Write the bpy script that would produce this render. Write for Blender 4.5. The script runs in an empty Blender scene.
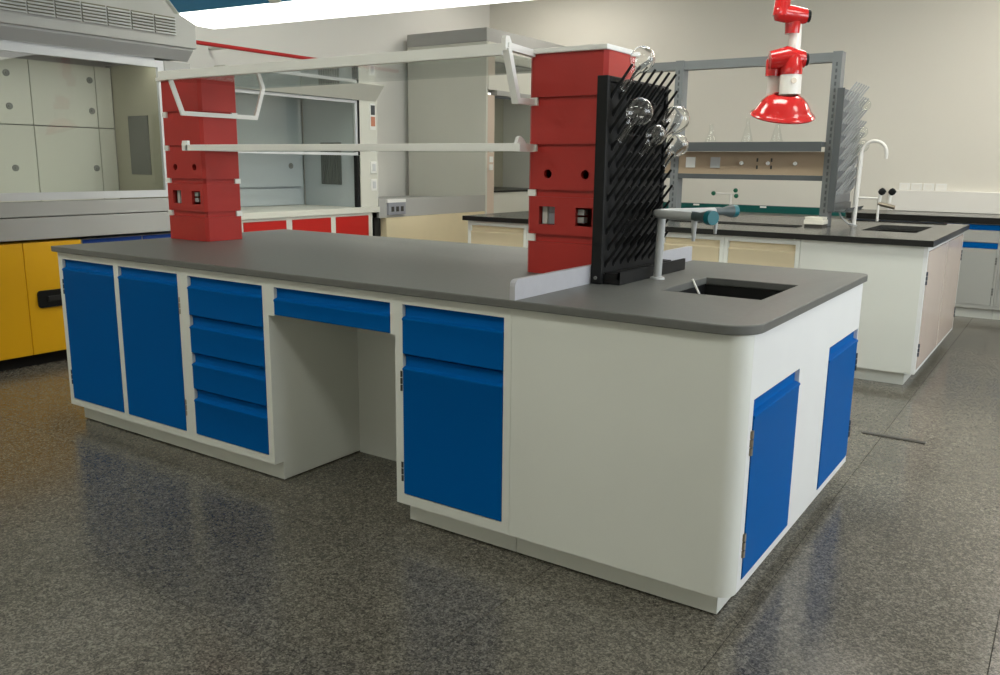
import bpy, bmesh, math, random
from mathutils import Vector, Matrix

random.seed(7)
sc = bpy.context.scene
COL = sc.collection

# ------------------------------------------------------------------ camera
CX, CY, CZ = 3.9589, -2.1226, 1.2509
YAW, PITCH, ROLL, FPX = 0.5946, -0.2022, 0.0122, 844.88
_f = Vector((-math.sin(YAW)*math.cos(PITCH), math.cos(YAW)*math.cos(PITCH), math.sin(PITCH)))
_r = Vector((math.cos(YAW), math.sin(YAW), 0.0))
_u = _r.cross(_f)
_r2 = math.cos(ROLL)*_r + math.sin(ROLL)*_u
_u2 = -math.sin(ROLL)*_r + math.cos(ROLL)*_u
cam_d = bpy.data.cameras.new('camera')
cam = bpy.data.objects.new('camera', cam_d)
COL.objects.link(cam)
cam_d.sensor_width = 36.0
cam_d.lens = FPX*36.0/1000.0
cam_d.clip_start = 0.05
cam_d.clip_end = 60
M3 = Matrix((_r2, _u2, -_f)).transposed()
cam.matrix_world = Matrix.Translation((CX, CY, CZ)) @ M3.to_4x4()
sc.camera = cam

# ------------------------------------------------------------------ world, light, exposure
world = bpy.data.worlds.new('daylight')
sc.world = world
world.use_nodes = True
bg = world.node_tree.nodes['Background']
bg.inputs[0].default_value = (0.78, 0.88, 1.0, 1)
bg.inputs[1].default_value = 1.0

sc.view_settings.view_transform = 'Standard'
sc.view_settings.look = 'None'
sc.view_settings.gamma = 1.0
sc.view_settings.use_curve_mapping = False
sc.view_settings.exposure = 0.25

WIN_Y = [(-0.7, 1.2), (1.6, 3.5)]      # window openings in the right wall
WIN_Z = (0.95, 2.75)
WALL_R = 6.4
def area(name, loc, rot, sx, sy, power, col):
    l = bpy.data.lights.new(name, 'AREA')
    l.shape = 'RECTANGLE'; l.size = sx; l.size_y = sy; l.energy = power; l.color = col
    o = bpy.data.objects.new(name, l); COL.objects.link(o)
    o.location = loc; o.rotation_euler = rot
    return o
for (a, b), pw in zip(WIN_Y, (56, 56)):
    area('window_daylight', (WALL_R+0.35, (a+b)/2, sum(WIN_Z)/2), (0, math.radians(90), 0), 1.8, 1.9, pw, (0.94, 0.965, 1.0))
CEIL = 3.25
# ceiling lamp positions: x, y, emission strength
CEIL_LAMPS = [(-0.3, -1.8, 12), (2.6, -1.8, 8), (4.8, -1.8, 5),
              (0.2, 2.3, 13), (2.4, 2.3, 13), (4.8, 2.3, 9),
              (-0.9, 5.9, 7), (2.6, 4.4, 12), (4.5, 6.0, 15)]

# ------------------------------------------------------------------ materials
def srgb(r, g, b):
    def c(v):
        v /= 255.0
        return v/12.92 if v <= 0.04045 else ((v+0.055)/1.055)**2.4
    return (c(r), c(g), c(b))
MAT = {}
def mat(name, col, rough=0.5, metal=0.0, spec=0.5, noise=0.0, nscale=8.0, bump=0.0, bscale=60.0, coat=0.0, trans=0.0, ior=1.45, alpha=1.0):
    m = bpy.data.materials.new(name); m.use_nodes = True
    nt = m.node_tree; p = nt.nodes['Principled BSDF']
    p.inputs['Base Color'].default_value = (*col, 1)
    p.inputs['Roughness'].default_value = rough
    p.inputs['Metallic'].default_value = metal
    p.inputs['Specular IOR Level'].default_value = spec
    p.inputs['Coat Weight'].default_value = coat
    p.inputs['Coat Roughness'].default_value = 0.12
    p.inputs['Transmission Weight'].default_value = trans
    p.inputs['IOR'].default_value = ior
    geo = None
    if noise > 0 or bump > 0:
        geo = nt.nodes.new('ShaderNodeNewGeometry')
    if noise > 0:
        n = nt.nodes.new('ShaderNodeTexNoise'); n.inputs['Scale'].default_value = nscale; n.inputs['Detail'].default_value = 5
        nt.links.new(geo.outputs['Position'], n.inputs['Vector'])
        r = nt.nodes.new('ShaderNodeValToRGB')
        r.color_ramp.elements[0].position = 0.3; r.color_ramp.elements[1].position = 0.7
        r.color_ramp.elements[0].color = (*[c*(1-noise) for c in col], 1)
        r.color_ramp.elements[1].color = (*[min(1, c*(1+noise)) for c in col], 1)
        nt.links.new(n.outputs['Fac'], r.inputs[0]); nt.links.new(r.outputs[0], p.inputs['Base Color'])
    if bump > 0:
        n2 = nt.nodes.new('ShaderNodeTexNoise'); n2.inputs['Scale'].default_value = bscale; n2.inputs['Detail'].default_value = 3
        nt.links.new(geo.outputs['Position'], n2.inputs['Vector'])
        b = nt.nodes.new('ShaderNodeBump'); b.inputs['Strength'].default_value = bump; b.inputs['Distance'].default_value = 0.002
        nt.links.new(n2.outputs['Fac'], b.inputs['Height']); nt.links.new(b.outputs[0], p.inputs['Normal'])
    MAT[name] = m
    return m
def pane_mat(name, tint=(0.95, 0.97, 0.96), rough=0.0, ior=1.5, boost=1.0):
    m = bpy.data.materials.new(name); m.use_nodes = True; nt = m.node_tree
    for n in list(nt.nodes): nt.nodes.remove(n)
    out = nt.nodes.new('ShaderNodeOutputMaterial'); mix = nt.nodes.new('ShaderNodeMixShader')
    tr = nt.nodes.new('ShaderNodeBsdfTransparent'); gl = nt.nodes.new('ShaderNodeBsdfGlossy')
    tr.inputs[0].default_value = (*tint, 1); gl.inputs['Roughness'].default_value = rough
    mul = nt.nodes.new('ShaderNodeMath'); mul.operation = 'MULTIPLY'; mul.use_clamp = True; mul.inputs[1].default_value = boost
    # Schlick reflectance from |N.I|, the same on both faces of the sheet
    geo = nt.nodes.new('ShaderNodeNewGeometry'); dot = nt.nodes.new('ShaderNodeVectorMath'); dot.operation = 'DOT_PRODUCT'
    nt.links.new(geo.outputs['Normal'], dot.inputs[0]); nt.links.new(geo.outputs['Incoming'], dot.inputs[1])
    def mth(op, a, b=None):
        n = nt.nodes.new('ShaderNodeMath'); n.operation = op
        for k, v in enumerate((a, b)):
            if v is None: continue
            if isinstance(v, (int, float)): n.inputs[k].default_value = v
            else: nt.links.new(v, n.inputs[k])
        return n.outputs[0]
    r0 = ((ior-1)/(ior+1))**2
    f = mth('POWER', mth('SUBTRACT', 1.0, mth('ABSOLUTE', dot.outputs['Value'])), 5.0)
    f = mth('ADD', mth('MULTIPLY', f, 1.0-r0), r0)
    nt.links.new(f, mul.inputs[0])
    nt.links.new(mul.outputs[0], mix.inputs[0]); nt.links.new(tr.outputs[0], mix.inputs[1]); nt.links.new(gl.outputs[0], mix.inputs[2])
    nt.links.new(mix.outputs[0], out.inputs[0])
    MAT[name] = m
    return m
def emit_mat(name, col, s):
    m = bpy.data.materials.new(name); m.use_nodes = True; nt = m.node_tree
    p = nt.nodes['Principled BSDF']; p.inputs['Base Color'].default_value = (0.9, 0.9, 0.9, 1)
    p.inputs['Emission Color'].default_value = (*col, 1); p.inputs['Emission Strength'].default_value = s
    MAT[name] = m
    return m

mat('white_steel', (0.74, 0.755, 0.71), 0.42, noise=0.02, nscale=3, bump=0.03, bscale=400)
mat('end_white', (0.80, 0.81, 0.81), 0.4, noise=0.015, nscale=3, bump=0.03, bscale=400)
mat('rack_white', (0.92, 0.92, 0.89), 0.4)
mat('blue_paint', (0.0004, 0.106, 0.385), 0.42, spec=0.04, bump=0.03, bscale=300)
mat('blue_deep', (0.008, 0.05, 0.26), 0.4)
mat('worktop_grey', srgb(101, 102, 99), 0.42, noise=0.05, nscale=40)
mat('upstand_grey', srgb(178, 178, 184), 0.45, noise=0.03, nscale=30)
mat('red_paint', (0.47, 0.030, 0.024), 0.42, noise=0.05, nscale=6)
mat('red_gloss', (0.50, 0.012, 0.012), 0.16, coat=0.5)
mat('red_pipe', (0.5, 0.02, 0.02), 0.4)
mat('red_panel', (0.50, 0.016, 0.012), 0.4)
mat('black_plastic', (0.010, 0.0105, 0.011), 0.5, spec=0.25, noise=0.1, nscale=30)
mat('black_sink', (0.008, 0.008, 0.008), 0.5)
mat('black_rubber', (0.015, 0.015, 0.015), 0.6)
mat('dark_inside', (0.03, 0.03, 0.03), 0.7)
mat('hinge_metal', (0.42, 0.36, 0.28), 0.35, metal=0.9)
mat('hinge_dark', (0.03, 0.04, 0.06), 0.4)
mat('tap_grey', srgb(176, 178, 178), 0.3, spec=0.5)
mat('knob_grey', srgb(72, 84, 86), 0.4)
mat('teal', srgb(0, 98, 108), 0.4)
mat('teal_edge', srgb(0, 84, 80), 0.4)
mat('hood_grey', srgb(172, 172, 169), 0.45, noise=0.02, nscale=2)
mat('hood_soffit', srgb(180, 181, 180), 0.45)
mat('hood_pale', srgb(214, 214, 204), 0.45, noise=0.02, nscale=2)
mat('hood_lining', srgb(212, 212, 200), 0.5, noise=0.02, nscale=2)
mat('hood_side', srgb(170, 168, 148), 0.5, noise=0.03, nscale=2)
mat('hood_inner_grey', srgb(176, 184, 186), 0.5)
mat('louver_dark', srgb(98, 102, 98), 0.5)
mat('grille_dark', srgb(112, 110, 92), 0.6)
mat('bolt_grey', srgb(120, 122, 118), 0.4)
mat('sash_frame', srgb(206, 208, 210), 0.35)
mat('yellow', srgb(236, 178, 20), 0.38, noise=0.02, nscale=3)
mat('cream_wood', srgb(226, 212, 178), 0.5, noise=0.02, nscale=5)
mat('beige_door', srgb(220, 206, 174), 0.5, noise=0.02, nscale=5)
mat('pink_door', srgb(216, 200, 190), 0.22, noise=0.02, nscale=5)
mat('pink_post', srgb(214, 196, 180), 0.5)
mat('wall_paint', srgb(224, 221, 211), 0.65, noise=0.015, nscale=1.2, bump=0.04, bscale=120)
mat('wall_white', srgb(232, 231, 226), 0.65, noise=0.012, nscale=1.2, bump=0.04, bscale=120)
mat('ceiling_paint', srgb(230, 228, 220), 0.8)
mat('frame_grey', srgb(122, 126, 128), 0.4, spec=0.5)
mat('frame_dark', srgb(84, 88, 90), 0.4)
mat('tan_panel', srgb(168, 148, 124), 0.5)
mat('granite_top', srgb(70, 70, 68), 0.22, noise=0.15, nscale=90)
mat('granite_edge', srgb(22, 22, 22), 0.3)
mat('grey_cabinet', srgb(176, 178, 174), 0.42)
mat('trunking_white', srgb(236, 234, 228), 0.45)
mat('socket_white', srgb(236, 236, 232), 0.35)
mat('socket_grey', srgb(150, 152, 160), 0.35)
mat('display_dark', srgb(70, 74, 78), 0.3)
mat('display_orange', srgb(196, 130, 104), 0.4)
mat('book_white', srgb(232, 228, 214), 0.6)
mat('green_knob', srgb(10, 96, 70), 0.35)
mat('tube_white', srgb(232, 230, 224), 0.3)
mat('rack_grey', srgb(112, 116, 120), 0.4)
mat('steel_dark', srgb(64, 62, 58), 0.4)
mat('lamp_blue', srgb(62, 142, 190), 0.45)
mat('lamp_rim', srgb(236, 240, 232), 0.4)
mat('grout', srgb(56, 54, 49), 0.8)
mat('gap_black', srgb(18, 18, 18), 0.8)
pane_mat('shelf_glass', (0.93, 0.965, 0.95), 0.015, 1.5, 1.0)
pane_mat('sash_glass', (0.95, 0.965, 0.95), 0.01, 1.5, 1.0)
pane_mat('window_glass', (0.97, 0.98, 0.98), 0.0, 1.45, 1.0)
mat('flask_glass', (1, 1, 1), 0.0, trans=1.0, ior=1.45)
pane_mat('thin_glass', (0.985, 0.99, 0.985), 0.02, 1.5, 0.6)
emit_mat('hood_fill_glow', (1.0, 0.98, 0.92), 1.4)  # emission of the fill lights added inside the hoods
emit_mat('hood_fill_glow_warm', (1.0, 0.98, 0.90), 5.0)
emit_mat('lamp_glow', (1.0, 0.985, 0.94), 2.6)

def floor_material():
    m = bpy.data.materials.new('granite_floor'); m.use_nodes = True; nt = m.node_tree
    p = nt.nodes['Principled BSDF']; L = nt.links.new
    geo = nt.nodes.new('ShaderNodeNewGeometry')
    v = nt.nodes.new('ShaderNodeTexVoronoi'); v.inputs['Scale'].default_value = 230
    L(geo.outputs['Position'], v.inputs['Vector'])
    v2 = nt.nodes.new('ShaderNodeTexVoronoi'); v2.inputs['Scale'].default_value = 95
    L(geo.outputs['Position'], v2.inputs['Vector'])
    sa = nt.nodes.new('ShaderNodeSeparateColor'); L(v.outputs['Color'], sa.inputs[0])
    sb = nt.nodes.new('ShaderNodeSeparateColor'); L(v2.outputs['Color'], sb.inputs[0])
    gm = nt.nodes.new('ShaderNodeMix'); gm.inputs[0].default_value = 0.35
    L(sa.outputs[0], gm.inputs[2]); L(sb.outputs[1], gm.inputs[3])
    r = nt.nodes.new('ShaderNodeValToRGB'); cr = r.color_ramp
    cr.elements[0].position = 0.05; cr.elements[0].color = (*srgb(54, 52, 47), 1)
    cr.elements[1].position = 0.95; cr.elements[1].color = (*srgb(134, 129, 117), 1)
    e = cr.elements.new(0.5); e.color = (*srgb(93, 89, 81), 1)
    L(gm.outputs[0], r.inputs[0])
    n2 = nt.nodes.new('ShaderNodeTexNoise'); n2.inputs['Scale'].default_value = 1.3; n2.inputs['Detail'].default_value = 4
    L(geo.outputs['Position'], n2.inputs['Vector'])
    oi = nt.nodes.new('ShaderNodeObjectInfo')
    mr = nt.nodes.new('ShaderNodeMapRange'); mr.inputs[3].default_value = 0.93; mr.inputs[4].default_value = 1.07
    L(oi.outputs['Random'], mr.inputs[0])
    mr2 = nt.nodes.new('ShaderNodeMapRange'); mr2.inputs[1].default_value = 0.3; mr2.inputs[2].default_value = 0.7; mr2.inputs[3].default_value = 0.88; mr2.inputs[4].default_value = 1.1
    L(n2.outputs['Fac'], mr2.inputs[0])
    mu = nt.nodes.new('ShaderNodeMath'); mu.operation = 'MULTIPLY'; L(mr.outputs[0], mu.inputs[0]); L(mr2.outputs[0], mu.inputs[1])
    mx = nt.nodes.new('ShaderNodeVectorMath'); mx.operation = 'SCALE'
    L(r.outputs[0], mx.inputs[0]); L(mu.outputs[0], mx.inputs['Scale'])
    L(mx.outputs[0], p.inputs['Base Color'])
    rr = nt.nodes.new('ShaderNodeMapRange'); rr.inputs[1].default_value = 0.3; rr.inputs[2].default_value = 0.7; rr.inputs[3].default_value = 0.13; rr.inputs[4].default_value = 0.24
    L(n2.outputs['Fac'], rr.inputs[0]); L(rr.outputs[0], p.inputs['Roughness'])
    p.inputs['Specular IOR Level'].default_value = 0.42
    MAT['granite_floor'] = m
floor_material()

# ------------------------------------------------------------------ mesh helpers
class MB:
    def __init__(s): s.bm = bmesh.new()
    def box(s, x0, x1, y0, y1, z0, z1):
        vs = [s.bm.verts.new((x, y, z)) for x in (x0, x1) for y in (y0, y1) for z in (z0, z1)]
        for f in ((0,1,3,2), (4,6,7,5), (0,4,5,1), (2,3,7,6), (0,2,6,4), (1,5,7,3)):
            s.bm.faces.new([vs[i] for i in f])
        return s
    def loft(s, rings, close=True, cap=True):
        R = [[s.bm.verts.new(p) for p in ring] for ring in rings]
        n = len(R[0])
        for a, b in zip(R[:-1], R[1:]):
            for i in range(n if close else n-1):
                j = (i+1) % n
                s.bm.faces.new((a[i], a[j], b[j], b[i]))
        if cap:
            s.bm.faces.new(R[0][::-1]); s.bm.faces.new(R[-1])
        return s
    def prism(s, poly, axis, a, b):
        def P(u, v, t):
            return {'x': (t, u, v), 'y': (u, t, v), 'z': (u, v, t)}[axis]
        return s.loft([[P(u, v, a) for u, v in poly], [P(u, v, b) for u, v in poly]])
    def tube(s, path, r, seg=12):
        pts = [Vector(p) for p in path]; rings = []
        rs = r if isinstance(r, (list, tuple)) else [r]*len(pts)
        ref = None
        for i, p in enumerate(pts):
            if i == 0: t = pts[1]-pts[0]
            elif i == len(pts)-1: t = pts[-1]-pts[-2]
            else: t = (pts[i+1]-p).normalized()+(p-pts[i-1]).normalized()
            t.normalize()
            if ref is None:
                ref = t.orthogonal().normalized()
            ref = (ref-t*ref.dot(t)).normalized(); b = t.cross(ref)
            rings.append([tuple(p+rs[i]*(math.cos(2*math.pi*k/seg)*ref+math.sin(2*math.pi*k/seg)*b)) for k in range(seg)])
        return s.loft(rings)
    def lathe(s, prof, origin=(0,0,0), axis=(0,0,1), seg=24, cap=False):
        a = Vector(axis).normalized(); u = a.orthogonal().normalized(); v = a.cross(u); o = Vector(origin)
        rings = [[tuple(o+a*h+max(r, 1e-5)*(math.cos(2*math.pi*k/seg)*u+math.sin(2*math.pi*k/seg)*v)) for k in range(seg)] for r, h in prof]
        return s.loft(rings, True, cap)
    def strip(s, path, w, axis, a, b):
        """flat bar of width w following a 2-D path, extruded from a to b along axis"""
        P = [Vector(p) for p in path]; L = []; R = []
        for i, p in enumerate(P):
            if i == 0: d = (P[1]-p).normalized(); k = 1
            elif i == len(P)-1: d = (p-P[i-1]).normalized(); k = 1
            else:
                d1 = (p-P[i-1]).normalized(); d2 = (P[i+1]-p).normalized(); d = (d1+d2).normalized(); k = 1/max(0.5, d.dot(d1))
            n = Vector((-d.y, d.x))*w*0.5*k
            L.append(p+n); R.append(p-n)
        for i in range(len(P)-1):
            s.prism([tuple(L[i]), tuple(L[i+1]), tuple(R[i+1]), tuple(R[i])], axis, a, b)
        return s

def wloc(o):
    v = Vector((0, 0, 0))
    while o is not None:
        v += o.location; o = o.parent
    return v
def tag(o, label=None, cat=None, group=None, kind=None):
    if label: o['label'] = label
    if cat: o['category'] = cat
    if group: o['group'] = group
    if kind: o['kind'] = kind
    return o
def thing(name, label, cat, loc=(0,0,0), group=None):
    o = bpy.data.objects.new(name, None); COL.objects.link(o)
    o.location = loc; o.empty_display_size = 0.05
    return tag(o, label, cat, group)
def obj(name, mb, m, parent=None, smooth=False, bevel=0.0, bseg=2, origin=None, weld=False):
    bm = mb.bm
    if weld: bmesh.ops.remove_doubles(bm, verts=bm.verts, dist=1e-5)
    bmesh.ops.recalc_face_normals(bm, faces=bm.faces)
    if parent is not None: org = wloc(parent)
    else: org = Vector(origin) if origin is not None else Vector((0, 0, 0))
    for v in bm.verts: v.co -= org
    me = bpy.data.meshes.new(name); bm.to_mesh(me); bm.free()
    if smooth:
        for p in me.polygons: p.use_smooth = True
        try: me.set_sharp_from_angle(angle=math.radians(40))
        except Exception: pass
    me.materials.append(MAT[m])
    o = bpy.data.objects.new(name, me); COL.objects.link(o)
    if parent is not None: o.parent = parent
    else: o.location = org
    if bevel > 0:
        b = o.modifiers.new('bevel', 'BEVEL'); b.width = bevel; b.segments = bseg; b.limit_method = 'ANGLE'; b.angle_limit = math.radians(40)
    return o
def struct(name, mb, m, **k):
    return tag(obj(name, mb, m, **k), kind='structure')
def box(name, m, parent, x0, x1, y0, y1, z0, z1, bevel=0.0, **k):
    return obj(name, MB().box(x0, x1, y0, y1, z0, z1), m, parent, bevel=bevel, **k)
def cut(o, cutters):
    """subtract the cutter MBs (built in world space) from mesh object o, applied for good"""
    org = wloc(o)
    for c in cutters:
        bmesh.ops.recalc_face_normals(c.bm, faces=c.bm.faces)
        for v in c.bm.verts: v.co -= org
        me = bpy.data.meshes.new('cutter'); c.bm.to_mesh(me); c.bm.free()
        co = bpy.data.objects.new('cutter', me); COL.objects.link(co); co.location = org
        md = o.modifiers.new('cut', 'BOOLEAN'); md.operation = 'DIFFERENCE'; md.solver = 'EXACT'; md.object = co
        bpy.context.view_layer.update()
        dg = bpy.context.evaluated_depsgraph_get()
        nm = bpy.data.meshes.new_from_object(o.evaluated_get(dg))
        o.modifiers.remove(md)
        old = o.data; nm.name = old.name; o.data = nm; bpy.data.meshes.remove(old)
        bpy.data.objects.remove(co); bpy.data.meshes.remove(me)
    return o
def copy_mesh_obj(src, parent, loc):
    c = src.copy(); COL.objects.link(c); c.parent = parent; c.location = loc
    return c

# ------------------------------------------------------------------ the room
X0, Y0, Y1 = -2.2, -3.6, 6.85
sub = struct('floor', MB().box(-2.8, WALL_R, Y0, Y1+0.1, -0.1, -0.008), 'grout')
tile_me = None
for i in range(-6, 10):
    for j in range(-8, 11):
        jx = 2.71+0.6*(i-3)-0.3+0.3; jy = 1.014+0.6*j
        cx = jx+0.3; cy = jy+0.3
        if cx < -2.45 or cx > WALL_R-0.05 or cy < -3.5 or cy > 6.9: continue
        if tile_me is None:
            mb = MB(); h = 0.2991; b = 0.0008
            mb.loft([[(-h,-h,-0.008), (h,-h,-0.008), (h,h,-0.008), (-h,h,-0.008)],
                     [(-h,-h,-b), (h,-h,-b), (h,h,-b), (-h,h,-b)],
                     [(-h+b,-h+b,0), (h-b,-h+b,0), (h-b,h-b,0), (-h+b,h-b,0)]])
            t = obj('tile', mb, 'granite_floor', sub); tile_me = t
            t.location = (cx, cy, 0)
        else:
            copy_mesh_obj(tile_me, sub, (cx, cy, 0))

wl = struct('wall_left', MB().box(-2.75, -2.2, Y0, 4.8, 0, CEIL).box(-2.75, -2.32, 4.8, Y1, 0, CEIL), 'wall_white')
struct('wall_back', MB().box(-2.75, WALL_R+0.2, Y1, Y1+0.2, 0, CEIL), 'wall_paint')
struct('wall_front', MB().box(-2.75, WALL_R+0.2, Y0-0.2, Y0, 0, CEIL), 'wall_paint')
struct('ceiling', MB().box(-2.8, WALL_R+0.2, Y0-0.2, Y1+0.2, CEIL, CEIL+0.15), 'ceiling_paint')
mb = MB(); x0, x1 = WALL_R, WALL_R+0.2
mb.box(x0, x1, Y0, Y1, 0, WIN_Z[0]).box(x0, x1, Y0, Y1, WIN_Z[1], CEIL)
ys = [Y0]+[v for w in WIN_Y for v in w]+[Y1]
for a, b in zip(ys[0::2], ys[1::2]): mb.box(x0, x1, a, b, WIN_Z[0], WIN_Z[1])
struct('wall_right', mb, 'wall_paint')
for n, (a, b) in enumerate(WIN_Y, 1):
    z0, z1 = WIN_Z; m_ = (a+b)/2
    mb = MB(); t = 0.05
    mb.box(x0+0.06, x0+0.12, a, b, z0, z0+t).box(x0+0.06, x0+0.12, a, b, z1-t, z1)
    for y in (a, m_-t/2, b-t): mb.box(x0+0.06, x0+0.12, y, y+t, z0+t, z1-t)
    w = struct('window_%d' % n, mb, 'trunking_white')
    for (p, q) in ((a+t, m_-t/2), (m_+t/2, b-t)):
        box('pane', 'window_glass', w, x0+0.085, x0+0.093, p, q, z0+t, z1-t)
    box('window_sill', 'trunking_white', w, x0-0.05, x0+0.06, a-0.04, b+0.04, z0-0.03, z0)

# ceiling lamps (above the picture)
for k, (x, y, s) in enumerate(CEIL_LAMPS):
    key = 'ceiling_glow_%g_%d' % (s, y > 4)
    if key not in MAT: emit_mat(key, (1.0, 0.945, 0.86) if y > 4 else (0.965, 0.985, 0.88), s)
    t = thing('ceiling_lamp', 'ceiling lamp panel, %s of the row %s' % (('left one', 'middle one', 'right one')[k % 3], ('in front of the blue-door bench', 'between the bench and the dark island', 'near the back wall')[k//3]), 'lamp', (x, y, CEIL-0.03), 'ceiling lamp panels')
    mb = MB(); w, d, r = 0.6, 0.3, 0.02
    mb.box(x-w-r, x+w+r, y-d-r, y-d, CEIL-0.03, CEIL).box(x-w-r, x+w+r, y+d, y+d+r, CEIL-0.03, CEIL)
    mb.box(x-w-r, x-w, y-d, y+d, CEIL-0.03, CEIL).box(x+w, x+w+r, y-d, y+d, CEIL-0.03, CEIL)
    obj('frame', mb, 'lamp_rim', t)
    box('diffuser', key, t, x-w, x+w, y-d, y+d, CEIL-0.018, CEIL-0.002)

struct('trim_1', MB().box(3.22, 3.50, 2.095, 2.125, 0.0, 0.004), 'steel_dark')

# ------------------------------------------------------------------ cabinet helpers
def frontmap(face, at):
    if face == '-y': return lambda u, d, z: (u, at+d, z)
    if face == '+x': return lambda u, d, z: (at-d, u, z)
def door_panel(name, parent, u0, u1, z0, z1, face, at, m='blue_paint', pull=True, thick=0.018, proud=0.003, gap=0.002):
    F = frontmap(face, at); u0 += gap; u1 -= gap; z0 += gap; z1 -= gap
    if pull:
        prof = [(thick, z0), (-proud+0.003, z0), (-proud, z0+0.003), (-proud, z1-0.055), (-proud-0.003, z1-0.049), (-proud-0.002, z1-0.0445),
                (0.004, z1-0.041), (0.012, z1-0.039), (0.0135, z1-0.034), (0.0135, z1-0.010), (0.010, z1-0.003), (0.004, z1), (thick, z1)]
    else:
        prof = [(thick, z0), (-proud+0.002, z0), (-proud, z0+0.002), (-proud, z1-0.002), (-proud+0.002, z1), (thick, z1)]
    mb = MB()
    mb.loft([[F(u0, d, z) for d, z in prof], [F(u1, d, z) for d, z in prof]])
    return obj(name, mb, m, parent, smooth=True)
def hinge(parent, u, z, face, at, m='hinge_metal', h=0.07, w=0.010):
    F = frontmap(face, at)
    mb = MB()
    for a, b in ((0, 0.3), (0.35, 0.65), (0.7, 1.0)):
        mb.tube([F(u, 0.001, z-h/2+h*a), F(u, 0.001, z-h/2+h*b)], w/2, 8)
    return obj('hinge', mb, m, parent)
ZB, ZU, ZT, YK = 0.081, 0.824, 0.85, 0.045
BX3, BX4, BX5, BX6, BD = 1.461, 2.094, 2.566, 3.295, 1.387

# ------------------------------------------------------------------ main bench: base cabinets
def feet(t, a, b, d1):
    for x in (a+0.06, b-0.06):
        for y in (YK+0.06, d1-YK-0.06):
            obj('levelling_foot', MB().tube([(x, y, 0.0), (x, y, 0.007)], 0.02, 10), 'black_rubber', t)
def base_cabinet(name, label, x0, x1, openings, px0=None, px1=None, m='white_steel', d1=BD):
    t = thing(name, label, 'cabinet', ((x0+x1)/2, 0, 0))
    box('carcass', m, t, x0, x1, 0.02, d1, ZB, ZU)
    # face frame: vertical stiles and rails around the openings
    mb = MB(); us = sorted(set([x0, x1]+[v for o in openings for v in o[:2]]))
    zlo = min(o[2] for o in openings); zhi = max(o[3] for o in openings)
    mb.box(x0, x1, 0, 0.02, ZB, zlo).box(x0, x1, 0, 0.02, zhi, ZU)
    cols = sorted(set((o[0], o[1]) for o in openings))
    e = [x0]+[v for c in cols for v in c]+[x1]
    for a, b in zip(e[0::2], e[1::2]): mb.box(a, b, 0, 0.02, zlo, zhi)
    obj('face_frame', mb, m, t)
    a, b = (x0 if px0 is None else px0), (x1 if px1 is None else px1)
    box('plinth', m, t, a, b, YK, d1-YK, 0.006, ZB)
    feet(t, a, b, d1)
    return t
c = base_cabinet('base_cabinet', 'white base cabinet with two tall blue doors at the far left bench end', 0, 0.94,
                 [(0.034, 0.450, 0.112, 0.792), (0.486, 0.908, 0.112, 0.792)], px0=0.03)
d = door_panel('door', c, 0.034, 0.450, 0.112, 0.792, '-y', 0); hinge(d, 0.028, 0.66, '-y', 0, 'hinge_dark'); hinge(d, 0.028, 0.22, '-y', 0, 'hinge_dark')
d = door_panel('door', c, 0.486, 0.908, 0.112, 0.792, '-y', 0); hinge(d, 0.914, 0.66, '-y', 0); hinge(d, 0.914, 0.22, '-y', 0)
c = base_cabinet('drawer_cabinet', 'white base cabinet with a stack of four blue drawers', 0.94, BX3, [(0.976, 1.430, 0.113, 0.790)])
zs = [0.790, 0.625, 0.467, 0.312, 0.113]
for a, b in zip(zs[1:], zs[:-1]): door_panel('drawer', c, 0.976, 1.430, a, b, '-y', 0)
c = thing('kneehole_unit', 'open kneehole section with one shallow blue drawer under the grey worktop', 'desk unit', ((BX3+BX4)/2, 0, 0))
mb = MB().box(BX3, BX4, 0, 0.02, 0.790, ZU).box(BX3, 1.496, 0, 0.02, 0.68, 0.790).box(2.074, BX4, 0, 0.02, 0.68, 0.790)
obj('face_frame', mb, 'white_steel', c)
box('drawer_box', 'white_steel', c, BX3+0.02, BX4-0.02, 0.02, 0.44, 0.69, 0.80)
door_panel('drawer', c, 1.496, 2.074, 0.682, 0.790, '-y', 0)
box('back_panel', 'white_steel', c, BX3, BX4, 0.4785, 0.50, 0, ZU)
box('rear_carcass', 'white_steel', c, BX3, BX4, 0.50, BD, ZB, ZU)
c = base_cabinet('base_cabinet', 'white base cabinet with one blue drawer above one blue door beside the kneehole', BX4, BX5, [(2.128, 2.538, 0.118, 0.790)], px0=BX4+0.022)
door_panel('drawer', c, 2.128, 2.538, 0.618, 0.790, '-y', 0)
d = door_panel('door', c, 2.128, 2.538, 0.118, 0.618, '-y', 0); hinge(d, 2.121, 0.525, '-y', 0, 'steel_dark'); hinge(d, 2.121, 0.20, '-y', 0, 'steel_dark')
# sink cabinet at the near end
c = thing('sink_cabinet', 'white end cabinet under the sink with plain front and rounded corner', 'cabinet', (2.93, 0.7, 0))
R = 0.052
poly = [(BX5+0.001, 0.0)]+[(BX6-R+R*math.sin(a), R-R*math.cos(a)) for a in [math.radians(v) for v in range(0, 91, 10)]]+[(BX6-0.02, R), (BX6-0.02, BD), (BX5+0.001, BD)]
cc = obj('carcass', MB().prism(poly, 'z', ZB, ZU), 'white_steel', c, smooth=True)
cut(cc, [MB().box(2.835, 3.19, 0.458, 0.898, 0.55, 0.9)])
mb = MB(); e0, e1 = R+0.001, BD
D1 = (0.088, 0.540, 0.106, 0.636); D2 = (0.918, 1.374, 0.106, 0.636)
for a, b, z0, z1 in ((e0, e1, ZB, 0.106), (e0, e1, 0.636, ZU), (e0, D1[0], 0.106, 0.636), (D1[1], D2[0], 0.106, 0.636), (D2[1], e1, 0.106, 0.636)):
    mb.box(BX6-0.02, BX6, a, b, z0, z1)
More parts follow.
